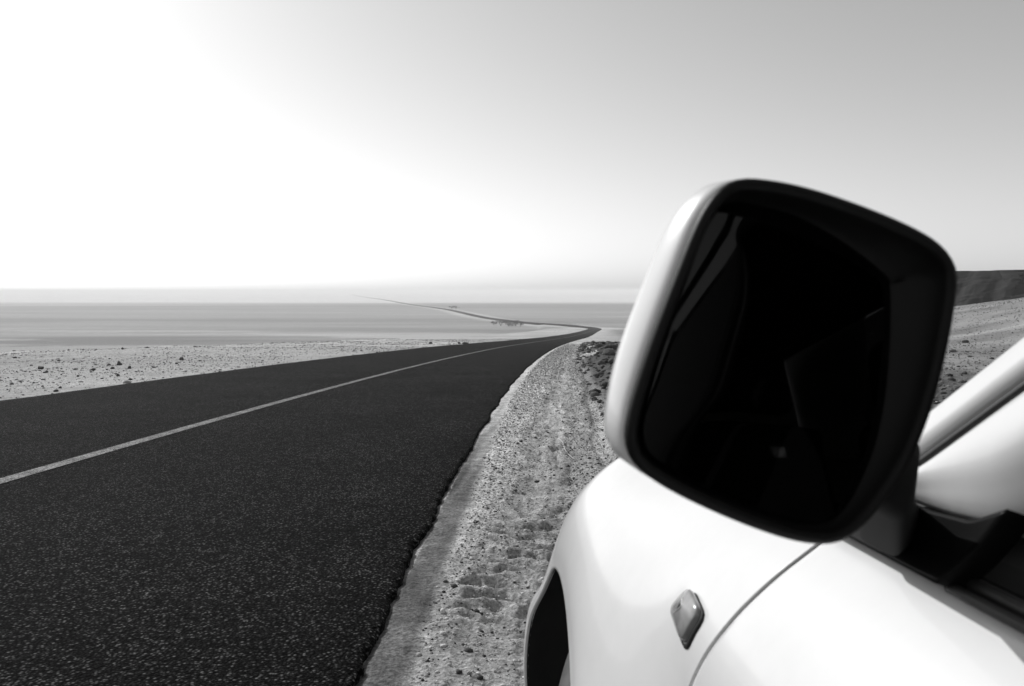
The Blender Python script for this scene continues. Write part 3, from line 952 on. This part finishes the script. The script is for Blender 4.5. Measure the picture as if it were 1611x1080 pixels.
def build_car():
    for sx in (-1, 1):
        make_fender(sx)
        make_door(sx)
        make_rear_side(sx)
        liner(AX_F, sx); liner(AX_R, sx)
        make_wheel(AX_F, sx); make_wheel(AX_R, sx)
        p = sweep('windscreen_pillar', [(-.050, -.050), (-.024, -.018), (-.010, -.006), (-.002, -.0005), (.006, .0020), (.016, .0036), (.019, .0036), (.024, .0005), (.027, -.003), (.0285, -.012)], M_PAINT, car, sx)
        sweep('pillar_seal', [(.027, -.015), (.0285, -.004), (.031, -.001), (.035, -.001), (.0365, -.005), (.0385, -.008), (.043, -.012), (.046, -.02)], M_RUBBER, p, sx)
        make_mirror(sx); make_indicator(sx)
        # black inner side: door card and sill, put behind the panels to block light through gaps
        ys = np.linspace(-.50, -3.5, 40); hs = np.linspace(.26, H_BELT - .012, 20)
        P = side(ys[:, None] + 0 * hs[None], np.minimum(hs[None] + 0 * ys[:, None], H_BELT - .012))
        P[..., 0] = np.maximum(P[..., 0], -.866) + .045
        keep = P.copy()
        if sx > 0: keep[..., 0] *= -1
        a0 = ys < AX_F - ARCH_R - .03
        a1 = ys > AX_R + ARCH_R + .03
        grid_obj('door_lining', keep[a0 & a1], M_MATTE, car)
    # bonnet
    ys = np.linspace(-.86, .42, 40); k = np.linspace(-1, 1, 41)
    e = side(ys, np.full(40, H_TOP - .004))
    P = np.zeros((40, 41, 3)); P[..., 0] = -(e[:, 0:1] + .004) * k[None] * 1.0; P[..., 1] = ys[:, None]
    P[..., 2] = e[:, 2:3] + .015 * (1 - k[None] ** 2) - .004
    P[..., 0] = P[..., 0]
    grid_obj('bonnet', P, M_PAINT, car, flip=True)
    # nose
    hs = np.linspace(.26, H_TOP, 30); q = np.linspace(0, math.pi, 41)
    E0 = side(np.full(30, .42), hs)
    P = np.zeros((30, 41, 3))
    P[..., 0] = E0[:, 0:1] * np.sign(np.cos(q))[None] * np.abs(np.cos(q))[None] ** .55
    bulge = np.interp(hs, [.26, .45, .62, .85, H_TOP], [.13, .19, .19, .13, .01])
    P[..., 1] = .42 + bulge[:, None] * np.sin(q)[None] ** .6
    P[..., 2] = E0[:, 2:3] + .045 * np.sin(q)[None] ** 2 * sst(.8, H_TOP, hs)[:, None]
    nb = grid_obj('front_bumper', P, M_PAINT, car)
    bm = bmesh.new(); box_bm(bm, -.42, .42, .585, .605, .60, .70); 
    gr = mb_obj('grille', bm, M_GLOSSB, car, .008)
    for z in (.625, .65, .675): box_obj('grille_bar', -.40, .40, .603, .611, z - .004, z + .004, M_CHROME, gr, .002)
    for sx in (-1, 1): 
        bm = bmesh.new(); bmesh.ops.create_icosphere(bm, subdivisions=3, radius=1)
        bmesh.ops.transform(bm, matrix=Matrix.Translation((sx * .57, .485, .60)) @ Matrix.Diagonal((.12, .075, .06, 1)), verts=bm.verts)
        mb_obj('headlight', bm, M_LAMP, car)
    # windscreen
    t = np.linspace(0.02, .985, 16); k = np.linspace(-1, 1, 25)
    Lp = PIL_A + t[:, None] * (PIL_T - PIL_A) + PIL_E * -.030 + SIDE_N * -.030
    P = np.zeros((16, 25, 3)); P[..., 0] = -Lp[:, 0:1] * k[None]; P[..., 1] = Lp[:, 1:2] + .13 * (1 - k[None] ** 2) * (1 - .5 * t[:, None]); P[..., 2] = Lp[:, 2:3] + .02 * (1 - k[None] ** 2)
    grid_obj('windscreen', P, M_GLASS, car)
    # cowl below the windscreen
    P = np.zeros((2, 25, 3)); P[0, :, 0] = P[1, :, 0] = .66 * k; P[0, :, 1] = -.84 + .10 * (1 - k ** 2); P[1, :, 1] = -.95 + .13 * (1 - k ** 2)
    P[0, :, 2] = 1.02; P[1, :, 2] = 1.03
    grid_obj('scuttle', P, M_BLACK, car)
    # roof with rolled edges
    ys = np.linspace(-1.52, -3.45, 26); k = np.linspace(-1, 1, 31)
    P = np.zeros((26, 31, 3)); hw = np.interp(ys, [-3.45, -3.0, -1.6], [.50, .53, .535])
    P[..., 0] = hw[:, None] * k[None]; P[..., 1] = ys[:, None] + .10 * (1 - k[None] ** 2) * sst(-1.9, -1.5, ys)[:, None]
    crown = np.interp(ys, [-3.45, -3.1, -2.2, -1.52], [1.555, 1.605, 1.63, 1.595])
    P[..., 2] = 1.565 + (crown[:, None] - 1.565) * (1 - np.abs(k[None]) ** 4)
    grid_obj('roof', P, M_PAINT, car, flip=True)
    P2 = P.copy(); P2[..., 2] -= .035
    grid_obj('headliner', P2, M_MATTE, car)
    for sx in (-1, 1):
        V = tube(np.array([(sx * .51, -1.75, 1.585), (sx * .51, -1.80, 1.64), (sx * .51, -2.3, 1.66), (sx * .51, -2.9, 1.65), (sx * .51, -2.97, 1.59)]), .014, 10)
        grid_obj('roof_rail', V, M_BLACK, car, wrap=True)
        box_obj('tail_light', sx * .62 - .06, sx * .62 + .06, -3.755, -3.70, .82, 1.0, M_LENS, car, .02)
    # tailgate and rear bumper
    tg = [(-3.72, .62), (-3.74, .90), (-3.70, 1.0), (-3.46, 1.56)]
    P = np.zeros((4, 21, 3)); k = np.linspace(-1, 1, 21)
    for i, (y, z) in enumerate(tg):
        P[i, :, 0] = np.interp(z, [.6, 1.0, 1.56], [.74, .72, .50]) * k; P[i, :, 1] = y + .03 * k ** 4; P[i, :, 2] = z
    tgo = grid_obj('tailgate', P, M_PAINT, car)
    P = np.zeros((2, 21, 3))
    for i, (y, z) in enumerate(((-3.705, 1.03), (-3.508, 1.48))):
        P[i, :, 0] = np.interp(z, [1.0, 1.56], [.64, .46]) * k; P[i, :, 1] = y - .008 + .03 * k ** 4; P[i, :, 2] = z
    grid_obj('rear_window', P, M_TINT, tgo)
    box_obj('rear_bumper', -.80, .80, -3.78, -3.62, .30, .61, M_PAINT, car, .05)
    # cabin
    box_obj('floor_pan', -.80, .80, -3.5, -.70, .24, .30, M_MATTE, car, .005)
    box_obj('bulkhead', -.74, .74, -.78, -.72, .30, .98, M_MATTE, car, .005)
    dash = box_obj('dashboard', -.66, .66, -1.18, -.80, .62, .985, M_MATTE, car, .06)
    a = np.linspace(0, 2 * math.pi, 41)
    V = tube(np.stack([-.36 + .185 * np.cos(a), -1.36 + .07 * np.sin(a), .90 + .17 * np.sin(a)], -1), .014, 10)
    sw = grid_obj('steering_wheel', V, M_MATTE, car, wrap=True)
    bm = bmesh.new(); box_bm(bm, -.42, -.30, -1.37, -1.34, .86, .94); box_bm(bm, -.53, -.19, -1.365, -1.345, .89, .91)
    mb_obj('wheel_hub', bm, M_MATTE, sw, .01)
    make_seat(-.36); make_seat(.36)
    rs = box_obj('rear_seat', -.62, .62, -3.0, -2.55, .42, .60, M_CLOTH, car, .05)
    bm = bmesh.new(); box_bm(bm, -.62, .62, -.06, .08, 0, .62, Matrix.Translation((0, -3.02, .55)) @ Matrix.Rotation(math.radians(18), 4, 'X')); mb_obj('backrest', bm, M_CLOTH, rs, .05)
build_car()

# ------------------------------------------------------------------ stones, gravel, twigs, trees
RNG = np.random.default_rng(7)
def ico(sub):
    bm = bmesh.new(); bmesh.ops.create_icosphere(bm, subdivisions=sub, radius=1)
    V = np.array([v.co[:] for v in bm.verts]); F = np.array([[v.index for v in f.verts] for f in bm.faces]); bm.free()
    return V, F
ICO1, ICO3 = ico(1), ico(3)
def stone_shape(V, seed, rough=.35, flat=.65):
    r = np.random.default_rng(seed)
    D = V.copy(); L = np.ones(len(V))
    for _ in range(9):                                   # knock flats off a ball
        n = r.normal(size=3); n /= np.linalg.norm(n); c = .55 + .4 * r.random()
        p = D @ n; over = np.clip(p - c, 0, None); D = D - over[:, None] * n * .9
    D = D * (1 + rough * (r.random((1, 3)) - .5) * 1.6)
    D[:, 2] *= flat
    return D

def scatter(name, x, y, size, tone, label, cat, sink=.3, mat=None):
    V0, F0 = ICO1
    n = len(x); shapes = np.stack([stone_shape(V0, 100 + i) for i in range(12)])
    a = RNG.random(n) * 2 * math.pi; ca, sa = np.cos(a), np.sin(a)
    S = shapes[RNG.integers(0, 12, n)] * size[:, None, None]
    X = S[..., 0] * ca[:, None] - S[..., 1] * sa[:, None] + x[:, None]
    Y = S[..., 0] * sa[:, None] + S[..., 1] * ca[:, None] + y[:, None]
    Z = S[..., 2] + (ground(x, y) + size * (.65 - sink) * .6)[:, None]
    k = V0.shape[0]
    F = (F0[None] + (np.arange(n) * k)[:, None, None]).reshape(-1, 3)
    me = np_mesh(name, np.stack([X, Y, Z], -1).reshape(-1, 3), F)
    set_attr(me, 'tone', np.repeat(tone, k))
    o = link(name, me, mat or M_PEB, smooth=False)
    return tag(o, label, cat, kind='stuff')

def tones(n, lo, hi, dark=.2):
    t = lo + (hi - lo) * RNG.random(n)
    return np.where(RNG.random(n) < dark, .03 + .06 * RNG.random(n), t)

def do_gravel():
    n = 38000
    y = np.exp(RNG.uniform(math.log(2.2), math.log(75), n))
    er = .16 + RNG.random(n) ** 1.1 * 1.5
    x = road_x(y) + HALF_R + er
    td = np.abs(x - road_x(y) - track_d(y))
    keep = (RNG.random(n) < np.where(td < .2, .35, 1.0)) & (RNG.random(n) < sst(.12, .30, er)) & (RNG.random(n) < sst(75, 25, y))
    x, y = x[keep], y[keep]; n = len(x)
    size = np.clip(.0034 * np.exp(RNG.normal(0, .6, n)), .0018, .02) + .00055 * y
    scatter('gravel', x, y, size, tones(n, .30, .68, .30), 'loose grey gravel strewn over the verge beside the asphalt', 'gravel')
    n = 34000
    y = np.exp(RNG.uniform(math.log(5), math.log(120), n))
    x = road_x(y) - HALF_L - .25 - RNG.random(n) * 26
    keep = (x > -.72 * y - 1) & (RNG.random(n) < .25 + 1.3 * sst(.38, .62, fbm(x / 3.5, y / 6, 91, 4))); x, y = x[keep], y[keep]; n = len(x)
    size = np.clip(.0095 * np.exp(RNG.normal(0, .65, n)), .004, .09) + .00034 * y
    scatter('gravel', x, y, size, tones(n, .2, .55, .5), 'dark and pale stones littering the gravel flat left of the road', 'stones')
    n = 9000
    y = np.exp(RNG.uniform(math.log(9), math.log(160), n)); tn = RNG.uniform(.42, .85, n)
    x = tn * y
    size = np.clip(.013 * np.exp(RNG.normal(0, .6, n)), .006, .09) + .0006 * y
    scatter('gravel', x, y, size, tones(n, .10, .26, .30), 'small stones scattered over the desert slope beyond the car', 'stones')
    n = 5000
    y = RNG.uniform(9, 75, n); er = RNG.uniform(1.5, 12, n); x = road_x(y) + HALF_R + er
    size = np.clip(.035 * np.exp(RNG.normal(0, .6, n)), .012, .16) + .0008 * y
    scatter('gravel', x, y, size, tones(n, .10, .22, .6), 'dark rubble covering the broken bank right of the verge', 'rubble')
do_gravel()

def rock(x, y, size, label, group=None, seed=0, flat=.7, mat=None):
    V, F = ICO3
    D = stone_shape(V, seed, .4, flat)
    nz = fbm(D[:, 0] * 2.3 + seed, D[:, 1] * 2.3 + D[:, 2] * 1.7, seed, 3) - .5
    D = D * (1 + .22 * nz)[:, None] * size
    me = np_mesh('rock', D, F)
    o = link('rock', me, mat or M_ROCK, smooth=False)
    o.location = (x, y, float(ground(np.array([x]), np.array([y]))[0]) + size * flat * .45)
    o.rotation_euler = (0, 0, seed * 1.7)
    return tag(o, label, 'rock', group)

GL = 'dark rocks on the gravel left of the road'
left = [(-22.12, 35.34, .14), (-14.33, 24.11, .17), (-12.9, 23.44, .09), (-11.98, 22.67, .11), (-10.74, 19.62, .06), (-8.71, 15.12, .08), (-9.1, 15.95, .06), (-13.15, 25.88, .1),
        (-12.79, 25.85, .14), (-11.96, 23.74, .09), (-11.42, 23.69, .11), (-9.86, 19.82, .08), (-11.15, 26.38, .11), (-12.32, 29.59, .14), (-20.78, 42.4, .14), (-21.41, 46.65, .22),
        (-10.85, 24.03, .08), (-7.05, 68.63, .27), (-3.98, 67.66, .36), (-4.61, 69.4, .29)]
named = {0: 'leftmost dark rock, alone near the far edge of the gravel flat', 1: 'largest dark rock near the left end of the gravel flat',
         5: 'dark rock lying right beside the road edge at the left end of the road', 18: 'largest dark rock against the road edge where the road starts to bend',
         15: 'flat dark rock farthest out on the gravel flat, next to the plain'}
ORD = ['first', 'second', 'third', 'fourth', 'fifth', 'sixth', 'seventh', 'eighth', 'ninth', 'tenth', 'eleventh', 'twelfth', 'thirteenth', 'fourteenth', 'fifteenth',
       'sixteenth', 'seventeenth', 'eighteenth', 'nineteenth', 'twentieth']
def rank(rows):
    o = sorted(range(len(rows)), key=lambda i: rows[i][0] / rows[i][1])
    return {i: ORD[k] for k, i in enumerate(o)}
rk = rank(left)
for i, (x, y, w) in enumerate(left):
    rock(x, y, w * .62, named.get(i, 'small dark rock on the gravel flat, %s from the left' % rk[i]), GL, 200 + i, .75)
GR = 'dark rocks on the slope beyond the car'
right = [(34.02, 59.53, .5), (15.16, 27.25, .16), (12.39, 21.69, .12), (10.48, 18.24, .09), (7.2, 13.1, .07), (6.88, 12.65, .06), (20.06, 36.09, .25), (18.53, 30.67, .14), (8.62, 15.57, .07)]
rk = rank(right)
for i, (x, y, w) in enumerate(right):
    rock(x, y, w * .6, 'largest dark rock on the slope, beside the pale track below the mesa' if i == 0 else 'small dark rock on the slope right of the mirror, %s from the left' % rk[i], GR, 300 + i, .6)
GB = 'dark boulders on the broken bank'
bank = [(5.58, 48.92, .45), (4.75, 38.05, .42), (3.5, 30.03, .25), (3.35, 27.25, .28), (2.75, 23.4, .22), (2.62, 20.22, .20), (2.3, 18.47, .16), (4.6, 41.46, .32), (3.7, 32.75, .22), (5.4, 53.11, .35), (2.9, 22.34, .2), (2.2, 15.9, .14)]
rk = rank(bank)
for i, (x, y, w) in enumerate(bank):
    rock(x, y, w * .75, 'dark boulder on the bank beside the verge, %s from the left' % rk[i], GB, 400 + i, .7, M_MIDROCK if i % 3 == 0 else M_ROCK)

def stalk(p0, p1, label, seed):
    r = np.random.default_rng(seed); t = np.linspace(0, 1, 14)
    x = p0[0] + (p1[0] - p0[0]) * t; y = p0[1] + (p1[1] - p0[1]) * t
    z = ground(x, y) + .012 + .03 * np.sin(math.pi * t)
    x = x + .04 * np.sin(t * 5 + seed)
    V = tube(np.stack([x, y, z], -1), .007 * (1 - .6 * t) + .00022 * y, 6)
    o = grid_obj('dry_stalk', V, M_STALK, None, wrap=True)
    tw = []
    for k in range(3):
        i = 4 + 3 * k
        b = np.array([x[i], y[i], z[i]]); e = b + np.array([r.uniform(-.12, .12), r.uniform(-.3, .3), .05])
        grid_obj('twig', tube(np.linspace(b, e, 5), np.linspace(.004, .0015, 5), 5), M_STALK, o, wrap=True)
    return tag(o, label, 'stalk', 'dry stalks on the verge')
stalk((.48, 8.7), (.60, 7.2), 'pale dry stalk on the verge nearest the car, lying across the tyre track', 1)
stalk((.34, 10.0), (.50, 9.0), 'short pale dry stalk just beyond the nearest one, beside the track', 2)
stalk((1.58, 24.5), (1.02, 18.8), 'long pale dry stalk far along the verge beside the rut', 3)

def tree(x, y, h, w, label, group, seed):
    r = np.random.default_rng(seed)
    z = float(ground(np.array([x]), np.array([y]), False)[0])
    root = bpy.data.objects.new('acacia_tree', None); col.objects.link(root); root.location = (x, y, z - .05)
    tag(root, label, 'tree', group)
    VV, FF, off = [], [], 0
    for k in range(4):
        a = r.uniform(0, 6.28); e = np.array([math.cos(a) * w * .28, math.sin(a) * w * .28, h * .62])
        t = np.linspace(0, 1, 7)[:, None]
        P = e * t + np.array([0, 0, 1]) * .15 * h * np.sin(t * 3.1)
        V = tube(P, np.linspace(.05, .018, 7) * h, 7); n, m = V.shape[:2]
        VV.append(V.reshape(-1, 3)); FF.append(grid_faces(n, m, True) + off); off += n * m
    link('trunk', np_mesh('trunk', np.vstack(VV), np.vstack(FF)), M_BARK, root)
    n = 900
    d = r.normal(size=(n, 3)); d /= np.linalg.norm(d, axis=1)[:, None]; rad = r.random(n) ** .35
    cl = r.normal(size=(9, 3)) * np.array([.28, .28, .13]); q = cl[r.integers(0, 9, n)] + d * rad[:, None] * np.array([.24, .24, .16])
    c = q * np.array([w, w, h * 1.3]) + np.array([0, 0, h * .68])
    c[:, 2] = np.clip(c[:, 2], h * .12, h)
    u = r.normal(size=(n, 3)); v = r.normal(size=(n, 3)); u /= np.linalg.norm(u, axis=1)[:, None]; v /= np.linalg.norm(v, axis=1)[:, None]
    s = (.055 * h * (0.6 + r.random(n)))[:, None]
    Q = np.stack([c - u * s, c + v * s * .6, c + u * s, c - v * s * .6], 1).reshape(-1, 3)
    link('crown', np_mesh('crown', Q, np.arange(4 * n).reshape(-1, 4)), M_LEAF, root, smooth=False)
GT = 'acacias by the road at the foot of the slope'
for i, (x, y, h, w, lab) in enumerate([(-15, 655, 3.2, 4.6, 'small acacia at the left end of the clump by the bend in the far road'),
        (-9, 640, 4.2, 7.5, 'broad dark acacia second from the left in the clump by the far bend'), (-5.2, 665, 3.6, 6.5, 'acacia in the middle of the clump by the far bend, behind the others'),
        (-2.5, 628, 3.4, 8.0, 'low wide acacia nearest the camera in the clump by the far bend'), (2.8, 636, 4.4, 7.5, 'tallest dark acacia in the right half of the clump by the far bend'),
        (6.6, 630, 3.2, 5.0, 'acacia at the right end of the clump by the far bend')]):
    tree(x, y, h, w, lab, GT, 500 + i)
tree(-95.5, 1255, 5.0, 7.5, 'lone dark tree far out on the plain beside the straight road', 'trees far out on the plain', 520)
tree(-88.0, 1262, 4.2, 5.5, 'smaller tree to the right of the lone tree far out on the plain', 'trees far out on the plain', 521)
